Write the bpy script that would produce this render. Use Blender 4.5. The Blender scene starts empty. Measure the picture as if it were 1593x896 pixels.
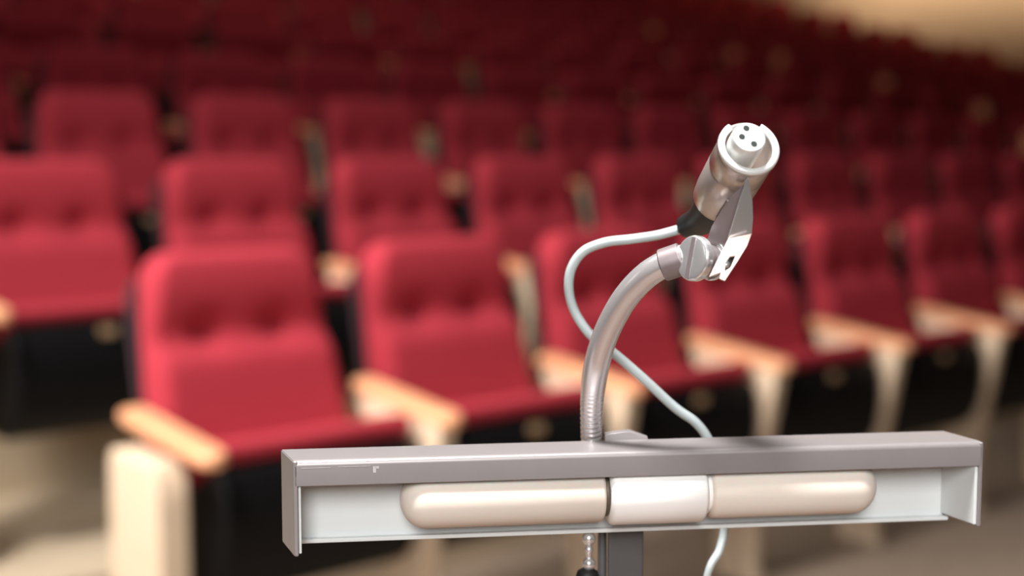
import bpy, bmesh, math
from mathutils import Vector, Matrix

# ------------------------------------------------------------------ camera, world, light
FPX, HZ, CAMZ = 2200.0, 217.0, 1.13          # focal length in px of a 1593 wide frame, horizon offset, eye height
TH = math.atan(HZ / FPX)
scn = bpy.context.scene
COL = scn.collection
scn.view_settings.view_transform = 'Standard'
scn.view_settings.look = 'None'
scn.view_settings.gamma = 1.0
scn.view_settings.use_curve_mapping = False
scn.view_settings.exposure = 0.0

cd = bpy.data.cameras.new('camera')
cam = bpy.data.objects.new('camera', cd); COL.objects.link(cam)
cam.location = (0, 0, CAMZ)
cam.rotation_euler = (math.pi / 2 - TH, 0, 0)
cd.sensor_width = 36.0
cd.lens = FPX / 1593.0 * 36.0
cd.clip_start = 0.02
cd.dof.use_dof = True
cd.dof.focus_distance = 0.462
cd.dof.aperture_fstop = 5.8
scn.camera = cam

w = bpy.data.worlds.new('world'); scn.world = w; w.use_nodes = True
w.node_tree.nodes['Background'].inputs[0].default_value = (1, 0.93, 0.88, 1)
w.node_tree.nodes['Background'].inputs[1].default_value = 0.3

FW = Vector((0, math.cos(TH), -math.sin(TH)))
UP = Vector((0, math.sin(TH), math.cos(TH)))
RT = Vector((1, 0, 0))
def ray(x, y): return FW * FPX + RT * (x - 796.5) + UP * (448 - y)
def at(x, y, d):                       # point seen at (x, y), d metres deep
    return Vector((0, 0, CAMZ)) + ray(x, y) * (d / FPX)
def atz(x, y, z):                      # point seen at (x, y), at height z
    r = ray(x, y); return Vector((0, 0, CAMZ)) + r * ((z - CAMZ) / r.z)
def proj(P):
    q = Vector(P) - Vector((0, 0, CAMZ)); z = q.dot(FW)
    return 796.5 + FPX * q.x / z, 448 - FPX * q.dot(UP) / z, z

# the hall's own axes: U runs along the seat rows, N runs up the hall away from the stage
U = Vector((2489.0, math.hypot(FPX, HZ), 0)).normalized()
N = Vector((-U.y, U.x, 0))
def hall(u, n, z): return U * u + N * n + Vector((0, 0, z))
ROWANG = math.atan2(U.y, U.x)

def area(name, loc, target, size, power, color, size_y=None, spread=math.pi):
    l = bpy.data.lights.new(name, 'AREA'); l.energy = power; l.color = color
    l.shape = 'RECTANGLE'; l.size = size; l.size_y = size_y or size; l.spread = spread
    o = bpy.data.objects.new(name, l); COL.objects.link(o); o.location = loc
    o.rotation_euler = (Vector(target) - Vector(loc)).to_track_quat('-Z', 'Y').to_euler()
    return o
area('stage_light', (-0.15, -2.2, 2.35), (-0.15, 0.9, 0.78), 1.3, 21.5, (1, 0.98, 0.97), spread=math.radians(80))
area('lamp_top_fill', (-0.3, 0.1, 3.7), (0.0, 0.45, 1.0), 0.5, 17, (1, 0.97, 0.96), spread=math.radians(50))  # added overhead fill, brightens the top of the reading lamp
area('house_light', (-1.5, 1.2, 3.7), (-0.15, 2.9, 0.4), 0.8, 55, (1, 0.95, 0.92), spread=math.radians(85))
area('side_fill', (-4.0, 0.6, 2.5), (1.9, 3.9, 0.45), 1.2, 18, (1, 0.95, 0.90), spread=math.radians(50))  # added fill from the left for the side faces of the standards
area('upper_rows_fill', hall(4.0, 6.0, 6.0), hall(4.5, 7.5, 1.0), 3.0, 78, (1, 0.84, 0.70))  # added weak ambient fill that lifts the upper rows, no real fixture
area('wall_fill', hall(12.0, 7.6, 3.5), hall(13.95, 7.6, 3.5), 5.0, 48, (1, 0.86, 0.70), 0.8, spread=math.radians(75))  # added unseen wash that brightens the right wall above the seats

# ------------------------------------------------------------------ materials
def mat(name, col, rough=0.6, metal=0.0, noise=0.0, nscale=40, bump=0.0, bscale=400, sheen=0.0, coat=0.0, spec=None, sub=0):
    m = bpy.data.materials.new(name); m.use_nodes = True
    nt = m.node_tree; b = nt.nodes['Principled BSDF']
    b.inputs['Base Color'].default_value = (*col, 1)
    b.inputs['Roughness'].default_value = rough
    b.inputs['Metallic'].default_value = metal
    if sheen: b.inputs['Sheen Weight'].default_value = sheen; b.inputs['Sheen Tint'].default_value = (*col, 1)
    if coat: b.inputs['Coat Weight'].default_value = coat
    if spec is not None: b.inputs['Specular IOR Level'].default_value = spec
    if sub: b.inputs['Subsurface Weight'].default_value = sub; b.inputs['Subsurface Scale'].default_value = 0.003
    tc = nt.nodes.new('ShaderNodeTexCoord')
    if noise:
        n = nt.nodes.new('ShaderNodeTexNoise'); n.inputs['Scale'].default_value = nscale; n.inputs['Detail'].default_value = 4
        r = nt.nodes.new('ShaderNodeMixRGB'); r.inputs[1].default_value = (*[c * (1 - noise) for c in col], 1)
        r.inputs[2].default_value = (*[min(1, c * (1 + noise)) for c in col], 1)
        nt.links.new(tc.outputs['Object'], n.inputs['Vector']); nt.links.new(n.outputs['Fac'], r.inputs[0])
        nt.links.new(r.outputs[0], b.inputs['Base Color'])
    if bump:
        n = nt.nodes.new('ShaderNodeTexNoise'); n.inputs['Scale'].default_value = bscale
        bp = nt.nodes.new('ShaderNodeBump'); bp.inputs['Strength'].default_value = bump; bp.inputs['Distance'].default_value = 0.001
        nt.links.new(tc.outputs['Object'], n.inputs['Vector']); nt.links.new(n.outputs['Fac'], bp.inputs['Height'])
        nt.links.new(bp.outputs[0], b.inputs['Normal'])
    return m
M = dict(
    red=mat('red_upholstery', (0.37, 0.034, 0.049), 0.9, noise=0.10, nscale=60, bump=0.4, sheen=0.15, spec=0.12),
    shell=mat('dark_back_shell', (0.035, 0.016, 0.022), 0.6),
    black=mat('black_plastic', (0.004, 0.004, 0.0045), 0.5, spec=0.18),
    beige=mat('beige_painted_wood', (0.72, 0.56, 0.40), 0.5, noise=0.05, nscale=12),
    orange=mat('varnished_armrest_wood', (0.80, 0.385, 0.20), 0.42, noise=0.12, nscale=9),
    brass=mat('number_plate_brass', (0.42, 0.27, 0.15), 0.45, 0.3),
    carpet=mat('brown_carpet', (0.30, 0.225, 0.165), 0.95, noise=0.18, nscale=18, bump=0.6, bscale=250),
    terrace=mat('beige_terrace_floor', (0.58, 0.47, 0.33), 0.8, noise=0.12, nscale=7),
    wall=mat('tan_wall', (0.66, 0.45, 0.27), 0.8, noise=0.05, nscale=2),
    wallw=mat('pale_wall', (0.55, 0.42, 0.30), 0.85, noise=0.05, nscale=2),
    ceil=mat('dark_ceiling', (0.12, 0.09, 0.075), 0.9, noise=0.05, nscale=2),
    house=mat('brushed_grey_housing', (0.245, 0.226, 0.224), 0.36, 0.25, noise=0.05, nscale=120),
    chip=mat('bare_metal_chip', (0.55, 0.54, 0.53), 0.4, 0.3),
    white=mat('white_enamel', (0.62, 0.655, 0.655), 0.45, noise=0.02, nscale=60),
    bulb=mat('frosted_bulb_glass', (0.68, 0.62, 0.55), 0.6, sub=0.3, spec=0.12),
    sock=mat('white_porcelain_socket', (0.84, 0.83, 0.81), 0.45),
    dark=mat('dark_bulb_collar', (0.10, 0.08, 0.06), 0.5, 0.4),
    steel=mat('satin_steel', (0.74, 0.71, 0.715), 0.27, 0.72, noise=0.04, nscale=90),
    chrome=mat('bright_chrome', (0.76, 0.77, 0.78), 0.2, 0.75),
    nickel=mat('satin_nickel_shell', (0.56, 0.48, 0.44), 0.28, 0.65),
    silver=mat('silver_rim', (0.72, 0.73, 0.71), 0.3, 0.2),
    clipm=mat('dull_clip_metal', (0.26, 0.22, 0.225), 0.42, 0.5),
    strip=mat('clip_strip_pink_reflection', (0.84, 0.70, 0.63), 0.25, 0.5),  # pinkish reflection on the silver strip is put into the base colour
    rubber=mat('black_rubber', (0.010, 0.010, 0.010), 0.5),
    hole=mat('contact_hole_black', (0.004, 0.012, 0.010), 0.7),
    cable=mat('grey_cable_jacket', (0.44, 0.50, 0.50), 0.4, noise=0.05, nscale=200, coat=0.2),
    post=mat('dark_grey_post', (0.11, 0.11, 0.115), 0.45, 0.4),
    wood=mat('dark_lectern_wood', (0.10, 0.05, 0.025), 0.45, noise=0.3, nscale=14),
)

# ------------------------------------------------------------------ helpers
def obj(name, bm, m, parent=None, smooth=False, bevel=0, segs=3, subsurf=0, angle=None):
    bmesh.ops.recalc_face_normals(bm, faces=bm.faces[:])
    me = bpy.data.meshes.new(name); bm.to_mesh(me); bm.free()
    for mm in (m if isinstance(m, (list, tuple)) else [m]): me.materials.append(mm)
    if smooth or bevel:
        for p in me.polygons: p.use_smooth = True
    o = bpy.data.objects.new(name, me); COL.objects.link(o)
    if parent is not None:
        o.parent = parent
    if bevel:
        md = o.modifiers.new('bevel', 'BEVEL'); md.width = bevel; md.segments = segs; md.limit_method = 'ANGLE'
        md.angle_limit = math.radians(35); md.harden_normals = True
    if subsurf:
        md = o.modifiers.new('sub', 'SUBSURF'); md.levels = subsurf; md.render_levels = subsurf
    return o
def thing(name, label, cat, loc=(0, 0, 0), rz=0, group=None):
    o = bpy.data.objects.new(name, None); COL.objects.link(o); o.empty_display_size = 0.05
    o.location = loc; o.rotation_euler = (0, 0, rz); o['label'] = label; o['category'] = cat
    if group: o['group'] = group
    return o
def struct(name, bm, m, **k):
    o = obj(name, bm, m, **k); o['kind'] = 'structure'; return o
def hexa(bm, c, mi=0):                # c: 8 corners, bottom ring then top ring
    v = [bm.verts.new(p) for p in c]
    for f in ((0, 1, 2, 3), (4, 5, 6, 7), (0, 1, 5, 4), (1, 2, 6, 5), (2, 3, 7, 6), (3, 0, 4, 7)):
        fc = bm.faces.new([v[i] for i in f]); fc.material_index = mi
def box(bm, x0, x1, y0, y1, z0, z1, mi=0):
    hexa(bm, [(x0, y0, z0), (x1, y0, z0), (x1, y1, z0), (x0, y1, z0), (x0, y0, z1), (x1, y0, z1), (x1, y1, z1), (x0, y1, z1)], mi)
def prism(bm, poly, x0, x1):          # poly in (y, z), extruded along x
    a = [bm.verts.new((x0, y, z)) for y, z in poly]; b = [bm.verts.new((x1, y, z)) for y, z in poly]
    n = len(poly); bm.faces.new(a); bm.faces.new(b[::-1])
    for i in range(n): bm.faces.new((a[i], a[(i + 1) % n], b[(i + 1) % n], b[i]))
def catmull(P, per=10):
    P = [Vector(p) for p in P]; Q = [P[0] * 2 - P[1]] + P + [P[-1] * 2 - P[-2]]; out = []
    for i in range(1, len(Q) - 2):
        for k in range(per):
            t = k / per; a, b, c, d = Q[i - 1:i + 3]
            out.append(0.5 * ((2 * b) + (c - a) * t + (2 * a - 5 * b + 4 * c - d) * t * t + (3 * b - a - 3 * c + d) * t ** 3))
    out.append(P[-1]); return out
def sweep(bm, P, rad, n=20, cap=True):
    up = Vector((0.13, 0.9, 0.2)); rings = []; L = [0]
    for i in range(1, len(P)): L.append(L[-1] + (P[i] - P[i - 1]).length)
    for i, p in enumerate(P):
        t = (P[min(i + 1, len(P) - 1)] - P[max(i - 1, 0)]).normalized()
        up = (up - t * up.dot(t)).normalized(); s = t.cross(up)
        r = rad(L[i] / L[-1], L[i]) if callable(rad) else rad
        rings.append([bm.verts.new(p + (up * math.cos(2 * math.pi * k / n) + s * math.sin(2 * math.pi * k / n)) * r) for k in range(n)])
    for a, b in zip(rings, rings[1:]):
        for k in range(n): bm.faces.new((a[k], a[(k + 1) % n], b[(k + 1) % n], b[k]))
    if cap: bm.faces.new(rings[0][::-1]); bm.faces.new(rings[-1])
def lathe(bm, o, axis, prof, n=40, closed=False, a0=0, a1=2 * math.pi, ref=None):
    axis = Vector(axis).normalized(); ref = Vector(ref) if ref is not None else Vector((0, 0, 1)) if abs(axis.z) < 0.95 else Vector((0, 1, 0))
    e1 = (ref - axis * ref.dot(axis)).normalized(); e2 = axis.cross(e1)
    full = abs(a1 - a0 - 2 * math.pi) < 1e-6; cnt = n if full else n + 1
    rings = []
    for d, r in prof:
        rings.append([bm.verts.new(Vector(o) + axis * d + (e1 * math.cos(a0 + (a1 - a0) * k / n) + e2 * math.sin(a0 + (a1 - a0) * k / n)) * max(r, 1e-5)) for k in range(cnt)])
    pr = list(zip(rings, rings[1:])) + ([(rings[-1], rings[0])] if closed else [])
    for a, b in pr:
        for k in range(n):
            bm.faces.new((a[k], a[(k + 1) % cnt], b[(k + 1) % cnt], b[k]))
    if not full and closed:
        bm.faces.new([r[0] for r in rings]); bm.faces.new([r[-1] for r in rings][::-1])
    if full and not closed:
        bm.faces.new(rings[0][::-1]); bm.faces.new(rings[-1])

# ------------------------------------------------------------------ the hall
PITCH, RP = 0.542, 0.87
P0 = atz(215, 640, 0.63)
UN, NN = P0.dot(U), P0.dot(N)                 # where the first armrest of the first row stands
SHIFT = [0, -0.05, 0, -0.25, 0.05, -0.12, 0, -0.2, 0, -0.1, 0.05]
NROWS = 11
def rise(k): return 0.0 if k == 0 else 0.18 + 0.21 * (k - 1) + 0.02 * max(0, k - 5)
UEND = 13.95
bm = bmesh.new()
prof = [(-3.5, -0.25), (-3.5, 0.0)]
for k in range(1, NROWS):
    e = NN + RP * k - 0.42
    prof += [(e, rise(k - 1)), (e, rise(k))]
NB = NN + RP * NROWS - 0.2
prof += [(NB, rise(NROWS - 1)), (NB, -0.25)]
a = [bm.verts.new(hall(-5.0, n, z)) for n, z in prof]; b = [bm.verts.new(hall(UEND, n, z)) for n, z in prof]
bm.faces.new(a); bm.faces.new(b[::-1])
for i in range(len(prof)): bm.faces.new((a[i], a[(i + 1) % len(prof)], b[(i + 1) % len(prof)], b[i]))
bm.faces.ensure_lookup_table()
for f_ in bm.faces:
    if sum(v.co.dot(N) for v in f_.verts) / len(f_.verts) > NN + 0.43 and len(f_.verts) == 4: f_.material_index = 1
struct('floor', bm, [M['carpet'], M['terrace']])
def slab(name, u0, u1, n0, n1, z0, z1, m):
    bm = bmesh.new(); hexa(bm, [hall(u0, n0, z0), hall(u1, n0, z0), hall(u1, n1, z0), hall(u0, n1, z0), hall(u0, n0, z1), hall(u1, n0, z1), hall(u1, n1, z1), hall(u0, n1, z1)])
    struct(name, bm, m)
slab('wall_right', UEND, UEND + 0.2, -3.7, NB + 0.2, -0.25, 6.4, M['wall'])
slab('wall_left', -5.2, -5.0, -3.7, NB + 0.2, -0.25, 6.4, M['wallw'])
slab('wall_back', -5.0, UEND, NB, NB + 0.2, -0.25, 6.4, M['wall'])
slab('wall_front', -5.0, UEND, -3.7, -3.5, -0.25, 6.4, M['wallw'])
slab('ceiling', -5.0, UEND, -3.5, NB, 6.2, 6.4, M['ceil'])

# ------------------------------------------------------------------ auditorium chair (x across, -y to the front)
# the chair's frame: local x = U, local y = N, so the front is -y
def backrest_bm():
    bm = bmesh.new(); W, Z0, Z1 = 0.238, 0.44, 0.935; nx, nz = 28, 44
    def g(v, c, s): return math.exp(-((v - c) / s) ** 2)
    grid = []
    for j in range(nz + 1):
        t = 0.5 - 0.5 * math.cos(math.pi * j / nz); row = []
        for i in range(nx + 1):
            s = -math.cos(math.pi * i / nx)
            # superellipse outline
            tt = 2 * t - 1; R = 0.20
            k = 1.0
            px = s * W; pz = (Z0 + Z1) / 2 + tt * (Z1 - Z0) / 2
            # rounded corners: pull the corner points in
            rc = 0.07; cx = W - rc; cz = (Z1 - Z0) / 2 - rc; zz = pz - (Z0 + Z1) / 2
            if abs(px) > cx and abs(zz) > cz:
                dx, dz = (abs(px) - cx) / rc, (abs(zz) - cz) / rc
                mm = max(dx, dz); ln = math.hypot(dx, dz)
                if ln > 1e-9: dx, dz = dx / ln * mm, dz / ln * mm
                px = math.copysign(cx + dx * rc, px); zz = math.copysign(cz + dz * rc, zz)
            pz2 = zz + (Z0 + Z1) / 2
            ed = min(W - abs(px), (Z1 - Z0) / 2 - abs(zz))
            if abs(px) > cx and abs(zz) > cz:
                ed = rc - math.hypot(abs(px) - cx, abs(zz) - cz)
            e = min(1, max(0, ed) / 0.035); prf = math.sqrt(1 - (1 - e) ** 2)
            q = (pz2 - Z0) / (Z1 - Z0)
            if q > 0.62:
                h = (q - 0.62) / 0.38
                body = 0.038 + 0.032 * math.sin(min(1, h / 0.72) * math.pi / 2) ** 1.3          # head roll, undercut towards the seam
            else:
                h = min(1, (0.62 - q) / 0.11); body = 0.038 + 0.036 * math.sin(h * math.pi / 2)   # lower cushion swelling out below the seam
            d = (body - 0.018) * prf
            for sx in (-0.095, 0.095):
                d -= 0.026 * math.exp(-((px - sx) / 0.036) ** 2 - ((q - 0.655) / 0.060) ** 2) * prf
            px *= 1.0 - 0.18 * q
            row.append((px, -d, pz2))
        grid.append(row)
    V = [[bm.verts.new(p) for p in r] for r in grid]
    for j in range(nz):
        for i in range(nx):
            try: bm.faces.new((V[j][i], V[j][i + 1], V[j + 1][i + 1], V[j + 1][i]))
            except ValueError: pass
    border = V[0][:] + [V[j][nx] for j in range(1, nz + 1)] + V[nz][nx - 1::-1] + [V[j][0] for j in range(nz - 1, 0, -1)]
    bk = [bm.verts.new((v.co.x, 0.012, v.co.z)) for v in border]
    for i in range(len(border)):
        j = (i + 1) % len(border); bm.faces.new((border[i], bk[i], bk[j], border[j]))
    bm.faces.new(bk)
    sh = Matrix.Rotation(math.radians(-13), 4, 'X')
    bmesh.ops.translate(bm, verts=bm.verts, vec=(0, 0, -0.42))
    bmesh.ops.rotate(bm, verts=bm.verts, cent=(0, 0, 0), matrix=sh.to_3x3())
    bmesh.ops.translate(bm, verts=bm.verts, vec=(0, 0.015, 0.42))
    return bm
def rrect(w, h, r, cz, n=6):
    out = []
    for cx, cy, a in ((w - r, h - r, 0), (-w + r, h - r, 90), (-w + r, -h + r, 180), (w - r, -h + r, 270)):
        for k in range(n + 1):
            t = math.radians(a + 90 * k / n); out.append((cx + r * math.cos(t), cz + cy + r * math.sin(t)))
    return out
def back_shell_bm():
    bm = bmesh.new(); pts = [(x * (1 - 0.05 * (z - 0.42) / 0.5), z) for x, z in rrect(0.238, 0.235, 0.05, 0.66)]
    a = [bm.verts.new((x, 0.014, z)) for x, z in pts]; b = [bm.verts.new((x * 0.96, 0.040, 0.66 + (z - 0.66) * 0.97)) for x, z in pts]
    bm.faces.new(a); bm.faces.new(b[::-1]); n = len(pts)
    for i in range(n): bm.faces.new((a[i], a[(i + 1) % n], b[(i + 1) % n], b[i]))
    bmesh.ops.translate(bm, verts=bm.verts, vec=(0, 0, -0.42))
    bmesh.ops.rotate(bm, verts=bm.verts, cent=(0, 0, 0), matrix=Matrix.Rotation(math.radians(-13), 3, 'X'))
    bmesh.ops.translate(bm, verts=bm.verts, vec=(0, 0.015, 0.42))
    return bm
ARM_SLOPE = 0.125
def zlow(y): return 0.604 + y * ARM_SLOPE
def armrest_bm():
    bm = bmesh.new(); pts = []
    y0, y1, hw = 0.015, -0.300, 0.031
    for k in range(9):
        t = math.pi * k / 8; pts.append((hw * math.cos(t), y0 + 0.02 * math.sin(t)))
    for k in range(9):
        t = math.pi + math.pi * k / 8; pts.append((hw * math.cos(t), y1 + hw + hw * math.sin(t) * 1.0))
    lo = [bm.verts.new((x, y, zlow(y))) for x, y in pts]; hi = [bm.verts.new((x, y, 0.632 + y * ARM_SLOPE)) for x, y in pts]
    bm.faces.new(lo); bm.faces.new(hi[::-1]); n = len(pts)
    for i in range(n): bm.faces.new((lo[i], lo[(i + 1) % n], hi[(i + 1) % n], hi[i]))
    return bm
def zarm(y): return 0.5975 + y * ARM_SLOPE
def standard_bm(full=False):
    bm = bmesh.new()
    pl = [(0.010, zlow(0.010)), (0.008, 0.575), (-0.010, 0.548), (-0.045, 0.530), (-0.068, 0.505), (-0.078, 0.46), (-0.080, 0.38), (-0.080, 0.20), (-0.085, 0.04), (-0.095, 0.0),
          (-0.22, 0.0), (-0.200, 0.04), (-0.200, 0.15), (-0.218, 0.28), (-0.242, 0.40), (-0.262, 0.50), (-0.270, 0.535), (-0.272, zlow(-0.272))]
    prism(bm, pl, -0.026, 0.022)
    return bm
def end_panel_bm():
    bm = bmesh.new()
    pl = [(0.0, 0.0), (-0.195, 0.0), (-0.195, 0.49), (-0.190, 0.535), (-0.170, zarm(-0.17) - 0.012), (-0.01, zarm(-0.01) - 0.026), (0.0, 0.54)]
    prism(bm, pl, -0.066, 0.0); return bm
def seat_shell_bm():
    bm = bmesh.new()
    pl = [(-0.015, 0.445), (-0.0, 0.40), (-0.01, 0.345), (-0.04, 0.305), (-0.09, 0.275), (-0.15, 0.275), (-0.205, 0.30), (-0.235, 0.36), (-0.245, 0.44), (-0.238, 0.52), (-0.215, 0.552)]
    prism(bm, pl, -0.228, 0.228); return bm
def seat_cushion_bm():
    bm = bmesh.new()
    pl = [(-0.02, 0.447), (-0.213, 0.554), (-0.222, 0.575), (-0.21, 0.592), (-0.18, 0.592), (-0.10, 0.556), (-0.04, 0.525), (-0.012, 0.495)]
    prism(bm, pl, -0.222, 0.222); return bm
def plate_bm():
    bm = bmesh.new(); pts = rrect(0.021, 0.011, 0.008, 0.524)
    # lies on the sloping front of the black shell
    a = [bm.verts.new((x, -0.2405 + (z - 0.522) * 0.12, z)) for x, z in pts]; b = [bm.verts.new((x, -0.2445 + (z - 0.522) * 0.12, z)) for x, z in pts]
    bm.faces.new(a); bm.faces.new(b[::-1]); n = len(pts)
    for i in range(n): bm.faces.new((a[i], a[(i + 1) % n], b[(i + 1) % n], b[i]))
    return bm
HALF = PITCH / 2
def tablet_bm():                      # writing tablet folded upright beside the armrest
    bm = bmesh.new()
    prism(bm, [(y - 0.035, z) for y, z in rrect(0.045, 0.11, 0.03, 0.72)], -0.013, 0.013); return bm
TABLETS = {(2, 12), (3, 14), (4, 14), (5, 14), (5, 13), (6, 13)}
def shifted(bm, dx): bmesh.ops.translate(bm, verts=bm.verts, vec=(dx, 0, 0)); return bm
proto = thing('auditorium_chair', 'chair', 'chair')
obj('backrest', backrest_bm(), M['red'], proto, smooth=True)
obj('back_shell', back_shell_bm(), M['shell'], proto, bevel=0.006)
obj('seat_shell', seat_shell_bm(), M['black'], proto, bevel=0.018, segs=4)
obj('seat_cushion', seat_cushion_bm(), M['red'], proto, bevel=0.012, segs=4)
obj('number_plate', plate_bm(), M['brass'], proto)
obj('armrest', shifted(armrest_bm(), -HALF), M['orange'], proto, bevel=0.010, segs=4)
near_std = obj('standard', shifted(standard_bm(), -HALF), M['beige'], proto, bevel=0.010, segs=3)
far_arm = obj('armrest', shifted(armrest_bm(), HALF), M['orange'], proto, bevel=0.010, segs=4)
far_std = obj('standard', shifted(standard_bm(), HALF), M['beige'], proto, bevel=0.010, segs=3)
panel = obj('end_panel', shifted(end_panel_bm(), -HALF), M['beige'], proto, bevel=0.010, segs=3)
tablet = obj('folded_tablet', shifted(tablet_bm(), -HALF), M['orange'], proto, bevel=0.006)
CHILD = list(proto.children)
ORD = ['first', 'second', 'third', 'fourth', 'fifth', 'sixth', 'seventh', 'eighth', 'ninth', 'tenth', 'eleventh', 'twelfth', 'thirteenth',
       'fourteenth', 'fifteenth', 'sixteenth', 'seventeenth', 'eighteenth', 'nineteenth', 'twentieth', 'twenty-first', 'twenty-second', 'twenty-third', 'twenty-fourth']
ROWNAME = ['front row'] + [ORD[k] + ' row' for k in range(1, 12)]
first = True
for k in range(NROWS):
    nk = NN + RP * k; zk = rise(k); seats = []
    start = {0: 0, 1: -0}.get(k, -3)
    for i in range(start, 24):
        uc = UN + (i + 0.5 + SHIFT[k]) * PITCH
        if uc + HALF + 0.03 > UEND: break
        pts = [proj(hall(uc + dx, nk + dy, zk + z)) for dx in (-0.24, 0, 0.24) for dy, z in ((0.1, 0.9), (0.05, 0.75), (-0.2, 0.5))]
        pts += [proj(hall(uc - HALF, nk - 0.3, zk + 0.59))]
        last = uc + HALF + 0.03 + PITCH > UEND
        if any(-6 < x < 1599 and 3 < y < 896 for x, y, _ in pts): seats.append((i, uc, last))
    for q, (i, uc, last) in enumerate(seats):
        if k == 0:
            lab = 'red folding auditorium chair, ' + (['left end of the front row beside the tan end panel', 'second in the front row, left of the bent gooseneck',
                  'third in the front row, right behind the bent gooseneck'] + ['%s from the left in the front row' % ORD[z] for z in range(3, 12)])[q]
        else:
            lab = 'red folding auditorium chair, %s seat from the left edge in the %s' % (ORD[q], ROWNAME[k])
        if first:
            r = proto; first = False
        else:
            r = proto.copy(); COL.objects.link(r)
        r.location = hall(uc, nk, zk); r.rotation_euler = (0, 0, ROWANG); r['label'] = lab; r['category'] = 'chair'
        r['group'] = 'red chairs in the %s' % ROWNAME[k]
        if r is not proto:
            for ch in CHILD:
                if ch in (far_arm, far_std) and not last: continue
                if ch is panel and not (k in (0, 1) and q == 0): continue
                if ch is tablet and (k, i) not in TABLETS: continue
                if ch is near_std and k in (0, 1) and q == 0: continue
                c = ch.copy(); COL.objects.link(c); c.parent = r
bpy.data.objects.remove(far_arm); bpy.data.objects.remove(far_std); bpy.data.objects.remove(near_std); bpy.data.objects.remove(tablet)

# ------------------------------------------------------------------ lectern lamp
ZT = CAMZ - 0.1005
A0, A1 = atz(457, 717, ZT), atz(1530, 687, ZT)        # near corners of the top plate
B0, B1 = atz(438, 699, ZT), atz(1468, 670, ZT)        # far corners
LL = (A1 - A0).length; DD = (B0 - A0).length
def LP(s, t, h):                                      # s along, t deep, h metres down
    p = (A0 * (1 - s) + A1 * s) * (1 - t) + (B0 * (1 - s) + B1 * s) * t
    return Vector((p.x, p.y, ZT - h))
base = LP(0.45, 1.25, 0.20)
lamp = thing('lectern_lamp', 'long grey metal reading lamp with two frosted tube bulbs in a white open trough', 'lamp', base)
inv = Matrix.Translation(-base)
def loc(bm, o=base): bmesh.ops.translate(bm, verts=bm.verts, vec=-Vector(o)); return bm
def lbox(bm, s0, s1, t0, t1, h0, h1, mi=0):
    hexa(bm, [LP(s0, t0, h1), LP(s1, t0, h1), LP(s1, t1, h1), LP(s0, t1, h1), LP(s0, t0, h0), LP(s1, t0, h0), LP(s1, t1, h0), LP(s0, t1, h0)], mi)
ts, tt, th = 0.0013 / LL, 0.0012 / DD, 0.0012
bm = bmesh.new()
# one folded sheet: profile (t, h) swept along s, closed by the end caps
RD = 0.0019
pf = [(RD / DD * (1 - math.sin(math.radians(a))), RD * (1 - math.cos(math.radians(a)))) for a in range(90, -1, -15)] + [(1, 0), (1, 0.0315), (1 - tt, 0.0315), (1 - tt, th), (RD / DD * 1.1, th), (tt, RD * 1.1), (tt, 0.0086), (0, 0.0086)]
va = [bm.verts.new(LP(0, t, h)) for t, h in pf]; vb = [bm.verts.new(LP(1, t, h)) for t, h in pf]
for i in range(len(pf)): bm.faces.new((va[i], va[(i + 1) % len(pf)], vb[(i + 1) % len(pf)], vb[i]))
bm.faces.new(va); bm.faces.new(vb[::-1])
housing = obj('housing', loc(bm), M['house'], lamp, bevel=0.0003, segs=2)
for s0, s1, hf in ((-ts * 0.2, ts, 0.0318), (1 - ts, 1 + ts * 0.2, 0.0300)):
    bm = bmesh.new(); lbox(bm, s0, s1, 0.0, 1.0, 0.0002, hf)
    obj('end_cap', loc(bm), M['house'], lamp, bevel=0.0005, segs=2)
bm = bmesh.new()
for (s0, s1, h0, h1) in ((0.010, 0.050, 0.00245, 0.00260), (0.060, 0.105, 0.0023, 0.00242), (0.1085, 0.1125, 0.0025, 0.0046), (0.1115, 0.1165, 0.0025, 0.0033)):
    lbox(bm, s0, s1, -0.002, 0.006, h0, h1)
obj('scratch', loc(bm), M['chip'], housing)
bm = bmesh.new()
lbox(bm, ts * 1.05, 1 - ts * 1.05, 1 - tt * 2.2, 1 - tt * 1.05, th * 1.05, 0.0312)
lbox(bm, ts * 1.05, 1 - ts * 1.05, 1 - tt * 4.5, 1 - tt * 2.2, 0.0298, 0.0312)
lbox(bm, ts * 1.05, ts * 1.9, tt * 1.05, 1 - tt * 2.2, th * 1.05, 0.0312)
lbox(bm, 1 - ts * 1.9, 1 - ts * 1.05, tt * 0.2, 1 - tt * 2.2, 0.0088, 0.0292)
obj('reflector', loc(bm), M['white'], lamp, bevel=0.0003, segs=2)
CH, CT = 0.0163, 0.50
def axisrange(px0, px1):
    # s values at which the tube axis crosses the given picture columns
    out = []
    for px in (px0, px1):
        a, b = 0.0, 1.0
        for _ in range(40):
            m = (a + b) / 2
            if proj(LP(m, CT, CH))[0] < px: a = m
            else: b = m
        out.append(a)
    return out
def tube(name, px0, px1, r, m, ends, parent):
    s0, s1 = axisrange(px0, px1); p, q = LP(s0, CT, CH), LP(s1, CT, CH); L = (q - p).length; bm = bmesh.new()
    prof = []
    def cap(e, d0, sgn):
        if e == 'round':
            return [(d0 + sgn * r * 0.9 * (1 - math.cos(math.radians(a))), r * math.sin(math.radians(a))) for a in range(5, 91, 12)]
        return [(d0, r * 0.9), (d0 + sgn * r * 0.12, r)]
    prof = cap(ends[0], 0, 1) + cap(ends[1], L, -1)[::-1]
    lathe(bm, p, q - p, prof, 36); return obj(name, loc(bm), m, parent, smooth=True)
tube('bulb', 622, 936, 0.0097, M['bulb'], ('round', 'flat'), lamp)
tube('bulb', 1100, 1360, 0.0097, M['bulb'], ('flat', 'round'), lamp)
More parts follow.
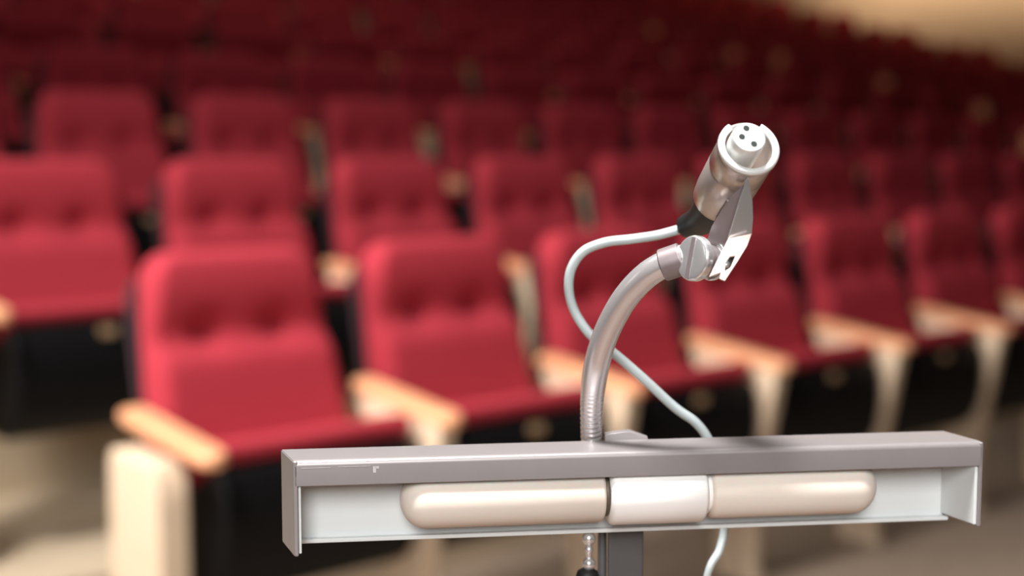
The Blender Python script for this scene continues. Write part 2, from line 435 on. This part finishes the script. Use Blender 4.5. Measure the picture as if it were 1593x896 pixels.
sk = tube('bulb_socket', 944, 1092, 0.0108, M['sock'], ('flat', 'flat'), lamp)
tube('socket_collar', 934, 946, 0.0078, M['dark'], ('flat', 'flat'), sk)
tube('socket_collar', 1090, 1102, 0.0080, M['sock'], ('flat', 'flat'), sk)
# mounting bracket and post behind the trough
d = (B0 - A0).normalized(); back = LP(0.5, 1, 0)
PD = proj(LP(0.5, 1.05, 0))[2] + 0.001
def plate(name, pts, depth, thick, m, parent, o, bevel=0.0005):   # flat plate with an outline, facing the stage side
    bm = bmesh.new()
    a = [bm.verts.new(at(x, y, depth)) for x, y in pts]
    dv = Vector((0, thick, 0)); b = [bm.verts.new(v.co + dv) for v in a]
    bm.faces.new(a); bm.faces.new(b[::-1]); n = len(pts)
    for i in range(n): bm.faces.new((a[i], a[(i + 1) % n], b[(i + 1) % n], b[i]))
    return obj(name, loc(bm, o), m, parent, bevel=bevel, segs=2)
plate('mounting_bracket', [(941, 720), (1006, 720), (1008, 681), (980, 671), (960, 673), (941, 676)], PD, 0.004, M['house'], lamp, base, 0.0002)
pt = proj(LP(0.47, 1.1, 0.03))[2]
bm = bmesh.new(); c0 = at(947, 800, PD + 0.004); c1 = at(1003, 800, PD + 0.004)
LZ = 0.925
hexa(bm, [(c0.x, c0.y, LZ), (c1.x, c0.y + 0.003, LZ), (c1.x, c0.y + 0.009, LZ), (c0.x, c0.y + 0.006, LZ),
          (c0.x, c0.y, ZT - 0.004), (c1.x, c0.y + 0.003, ZT - 0.004), (c1.x, c0.y + 0.009, ZT - 0.004), (c0.x, c0.y + 0.006, ZT - 0.004)])
obj('post', loc(bm), M['post'], lamp, bevel=0.0007)
# pull chain hanging under the trough
ch = bmesh.new(); dz = proj(LP(0.45, 0.9, 0.03))[2]
def ball(bm, c, r, sz=1): lathe(bm, c, (0, 0, 1), [(r * sz * math.cos(math.radians(a)) * -1, r * math.sin(math.radians(a))) for a in range(4, 180, 16)], 20)
ball(ch, at(916, 838, dz), 0.0024); ball(ch, at(916, 855, dz), 0.0015); ball(ch, at(916, 877, dz), 0.0024)
sweep(ch, [at(916, 822, dz), at(916, 850, dz), at(916, 880, dz)], 0.0011, 12)
chain = obj('pull_chain', loc(ch), M['chrome'], lamp, smooth=True)
bm = bmesh.new(); lathe(bm, at(914, 884, dz), (0, 0, -1), [(0, 0.0018), (0.001, 0.0035), (0.004, 0.0045), (0.013, 0.0048), (0.014, 0.003)], 24)
obj('pull_knob', loc(bm), M['rubber'], chain, smooth=True)

# ------------------------------------------------------------------ gooseneck microphone holder
gpx = [(924, 745, .499), (920, 712, .498), (920, 690, .496), (920, 660, .493), (922, 610, .488), (930, 560, .480), (946, 512, .474), (972, 465, .468), (1004, 430, .463), (1036, 410, .460), (1066, 400, .458)]
G = [at(*p) for p in gpx]; rodp = at(937.5, 745, .501); gb = Vector((rodp.x, rodp.y, 0.925))
holder = thing('gooseneck_holder', 'curved silver gooseneck arm with a spring clip, rising behind the lamp', 'gooseneck', gb)
path = catmull(G, 60)
def gr(t, l):
    r = 0.0037 + 0.0007 * min(1, max(0, (t - 0.15) / 0.25))
    rib = 0.5 - 0.5 * math.cos(l / 0.0018 * 2 * math.pi)
    amt = 0.00028 * max(0.0, min(1, 1 - (t - 0.22) / 0.16))
    return r - amt * rib
bm = bmesh.new(); 
fine = []
for a_, b_ in zip(path, path[1:]): fine.append(a_)
fine.append(path[-1]); sweep(bm, fine, gr, 24)
obj('gooseneck', loc(bm, gb), M['steel'], holder, smooth=True)
bm = bmesh.new(); lathe(bm, gb, (0, 0, 1), [(0, 0.0017), (0.003, 0.0017), (0.0035, 0.0016), (rodp.z - 0.925 + 0.003, 0.0016)], 24)
obj('support_rod', loc(bm, gb), M['post'], holder, bevel=0.0003)
bm = bmesh.new(); sweep(bm, [at(924, 742, .499), at(937.5, 742, .501)], 0.0020, 16)
obj('rod_clamp', loc(bm, gb), M['clipm'], holder, bevel=0.0003)
bm = bmesh.new(); sweep(bm, catmull([at(1030, 413, .461), at(1045, 408, .460), at(1062, 402, .459)], 6), 0.0054, 28)
obj('collar', loc(bm, gb), M['clipm'], holder, bevel=0.0006)
jc = at(1081, 402, .452); jn = Vector((-0.80, -0.58, 0.14)).normalized()
bm = bmesh.new(); lathe(bm, jc, jn, [(-0.0075, 0.0040), (-0.0075, 0.0052), (-0.0010, 0.0052), (-0.0010, 0.004)], 32)
joint = obj('pivot', loc(bm, gb), M['clipm'], holder, smooth=True)
bm = bmesh.new()
lathe(bm, jc, jn, [(-0.0016, 0.0068), (-0.0012, 0.0074), (0.0010, 0.0074), (0.0017, 0.0069), (0.0019, 0.0058), (0.0019, 0.001), (0.0018, 0.0)], 36)
sc = obj('pivot_screw', loc(bm, gb), M['chrome'], joint, bevel=0.0003)
bm = bmesh.new(); e1 = Vector((0.18, 0, 1)); e1 = (e1 - jn * e1.dot(jn)).normalized(); e2 = jn.cross(e1)
o_ = jc + jn * 0.0016
hexa(bm, [o_ + e1 * a_ * 0.0066 + e2 * b_ * 0.0007 + jn * c_ for c_ in (0, 0.0007) for a_, b_ in ((-1, -1), (1, -1), (1, 1), (-1, 1))])
obj('screw_slot', loc(bm, gb), M['clipm'], sc)
bm = bmesh.new(); lathe(bm, jc - jn * 0.0072, jn, [(-0.0016, 0.0045), (-0.0014, 0.0064), (0, 0.0066), (0.0004, 0.0058), (0.0004, 0.002)], 32)
obj('washer', loc(bm, gb), M['chrome'], joint, bevel=0.0003)

# connector axis: seen end-on from slightly below-left
RC = at(1165, 229, .4440)                      # centre of the open rim
EB = at(1118, 311, .4750)                      # centre of the shell's cable end
ax = (RC - EB).normalized(); SL = (RC - EB).length
def onplane(x, y, p, nrm):
    r = ray(x, y); o = Vector((0, 0, CAMZ)); return o + r * ((p - o).dot(nrm) / r.dot(nrm))
# clip parts
def outline(name, pts, m, p, nrm, hole=None, thick=0.0008, parent=holder, bevel=0.0002):
    bm = bmesh.new(); nrm = Vector(nrm).normalized()
    def loop(pp):
        vs = [bm.verts.new(onplane(x, y, p, nrm)) for x, y in pp]
        return [bm.edges.new((vs[i], vs[(i + 1) % len(vs)])) for i in range(len(vs))]
    ed = loop(pts) + (loop(hole) if hole else [])
    bmesh.ops.triangle_fill(bm, use_beauty=True, edges=ed)
    r_ = bmesh.ops.extrude_face_region(bm, geom=bm.faces[:])
    bmesh.ops.translate(bm, verts=[v for v in r_['geom'] if isinstance(v, bmesh.types.BMVert)], vec=nrm * -thick)
    return obj(name, loc(bm, gb), m, parent, bevel=bevel, segs=2)
bm = bmesh.new()
sideref = (RT * 0.87 - UP * 0.49)
lathe(bm, RC, ax, [(-SL * 0.96, 0.0107), (-0.0170, 0.0107), (-0.0170, 0.0099), (-SL * 0.96, 0.0099)], 24, closed=True, a0=math.radians(-80), a1=math.radians(-32), ref=sideref)
# keep only the lower right flank
clip = obj('clip', loc(bm, gb), M['clipm'], holder, smooth=False)
outline('clip_plate', [(1155, 288), (1161, 330), (1146, 366), (1128, 400), (1112, 418), (1102, 410), (1099, 376), (1107, 352), (1122, 330), (1140, 302)], M['clipm'],
        at(1130, 360, .4515), (-0.30, -0.85, -0.25), thick=0.0014)
outline('clip_spring', [(1164, 275), (1167, 290), (1171, 312), (1172, 340), (1170, 364), (1133, 372), (1143, 340), (1153, 305), (1160, 284)], M['chrome'],
        at(1155, 340, .4440), (0.30, -0.90, -0.22), thick=0.0009)
outline('clip_tab', [(1170, 363), (1163, 382), (1149, 405), (1128, 437), (1119, 433), (1121, 424), (1103, 431), (1118, 400), (1133, 371)], M['strip'],
        at(1152, 367, .4440), (0.05, -0.92, 0.38), hole=[(1144, 398), (1137, 415), (1128, 422), (1129, 409), (1136, 399)], thick=0.0009)
outline('hole_backing', [(1146, 396), (1140, 416), (1129, 423), (1126, 410), (1134, 397)], M['rubber'], at(1136, 408, .4468), (0.05, -0.92, 0.38), thick=0.001)  # added black sheet behind the tab's hole so that it looks dark
bm = bmesh.new(); lathe(bm, at(1130, 411, .4455), -FW + RT * 0.1 + UP * 0.4, [(-0.0012, 0.0008), (0, 0.0012), (0.0005, 0.0010), (0.0007, 0.0003)], 16)
obj('tab_rivet', loc(bm, gb), M['chrome'], holder, smooth=True)

# ------------------------------------------------------------------ microphone cable with its plug, held by the clip
ZB = Vector(EB)
mc = thing('microphone_cable', 'thin grey cable ending in a silver three-hole plug held in the gooseneck clip', 'cable', ZB)
bm = bmesh.new()
lathe(bm, RC, ax, [(-0.010, 0.0001), (-0.010, 0.0077), (-0.0008, 0.0078), (0.0, 0.0080), (-0.0004, 0.0092), (-0.0015, 0.0096), (-0.0115, 0.0096), (-0.0118, 0.0093), (-0.0124, 0.0093), (-0.0127, 0.0096),
    (-SL + 0.006, 0.0094), (-SL + 0.001, 0.0090), (-SL, 0.0084), (-SL, 0.0001)], 48)
shell = obj('plug_shell', loc(bm, ZB), M['nickel'], mc, smooth=True)
bm = bmesh.new()
lathe(bm, RC, ax, [(-0.0012, 0.0100), (0.0004, 0.0099), (0.0009, 0.0089), (0.0004, 0.0078), (-0.0012, 0.0076)], 48, closed=True, a0=math.radians(35), a1=math.radians(328), ref=UP)
obj('plug_rim', loc(bm, ZB), M['silver'], shell, smooth=True)
IC = RC - RT * 0.0015 + UP * 0.0003
bm = bmesh.new()
lathe(bm, IC, ax, [(-0.0098, 0.0054), (0.0050, 0.0054), (0.0056, 0.0051), (0.0058, 0.0046), (0.0058, 0.0)], 40)
ins = obj('plug_insert', loc(bm, ZB), M['silver'], shell, bevel=0.0001)
e1 = (RT - ax * RT.dot(ax)).normalized(); e2 = (UP - ax * UP.dot(ax) - e1 * UP.dot(e1)).normalized()
FC = IC + ax * 0.0059
for px, py in ((1166, 194), (1158, 208), (1176, 218)):
    c = FC + e1 * ((px - 1170) * 0.000205) + e2 * ((207 - py) * 0.00023)
    bm = bmesh.new(); lathe(bm, c, ax, [(-0.0005, 0.00100), (0.00004, 0.00100), (0.00005, 0.0)], 16)
    obj('contact_hole', loc(bm, ZB), M['hole'], ins)
bm = bmesh.new()
bp = [EB + ax * 0.001, at(1104, 330, .4820), at(1088, 344, .4890), at(1065, 353, .4945)]
sweep(bm, catmull(bp, 8), lambda t, l: 0.0072 - 0.0032 * t ** 1.3, 24)
obj('cable_boot', loc(bm, ZB), M['rubber'], mc, smooth=True)
cp = [(1070, 352, .494), (1056, 357, .495), (1022, 366, .494), (982, 372, .492), (942, 377, .494), (908, 391, .496), (889, 418, .498), (885, 450, .500), (893, 482, .502), (911, 512, .503), (930, 531, .504),
      (958, 552, .505), (1002, 590, .507), (1050, 634, .510), (1082, 657, .511), (1103, 686, .512), (1118, 730, .514), (1126, 780, .514), (1127, 820, .512), (1119, 856, .510), (1100, 896, .508)]
CP = [at(*p) for p in cp]; CP.append(CP[-1] + Vector((-0.004, 0.004, -0.030))); CP.append(Vector((CP[-1].x + 0.015, CP[-1].y + 0.01, 0.9272)))
bm = bmesh.new(); sweep(bm, catmull(CP, 10), lambda t, l: 0.00172 if t < 0.66 else 0.00172 - 0.0004 * min(1, (t - 0.66) / 0.1), 16)
obj('cable', loc(bm, ZB), M['cable'], mc, smooth=True)

# ------------------------------------------------------------------ lectern that carries lamp and gooseneck (just below the picture)
cy = gb.y
lec = thing('lectern', 'dark wooden lectern that carries the reading lamp and the gooseneck', 'lectern', (0.04, cy - 0.17, 0))
def lecpart(name, *a_, **k):
    bm = bmesh.new(); box(bm, *a_); return obj(name, bm, M['wood'], lec, bevel=0.003)
lecpart('desktop', -0.30, 0.30, -0.20, 0.21, 0.902, 0.925)
lecpart('body', -0.24, 0.24, -0.02, 0.16, 0.04, 0.902)
lecpart('plinth', -0.27, 0.27, -0.12, 0.19, 0.0, 0.04)
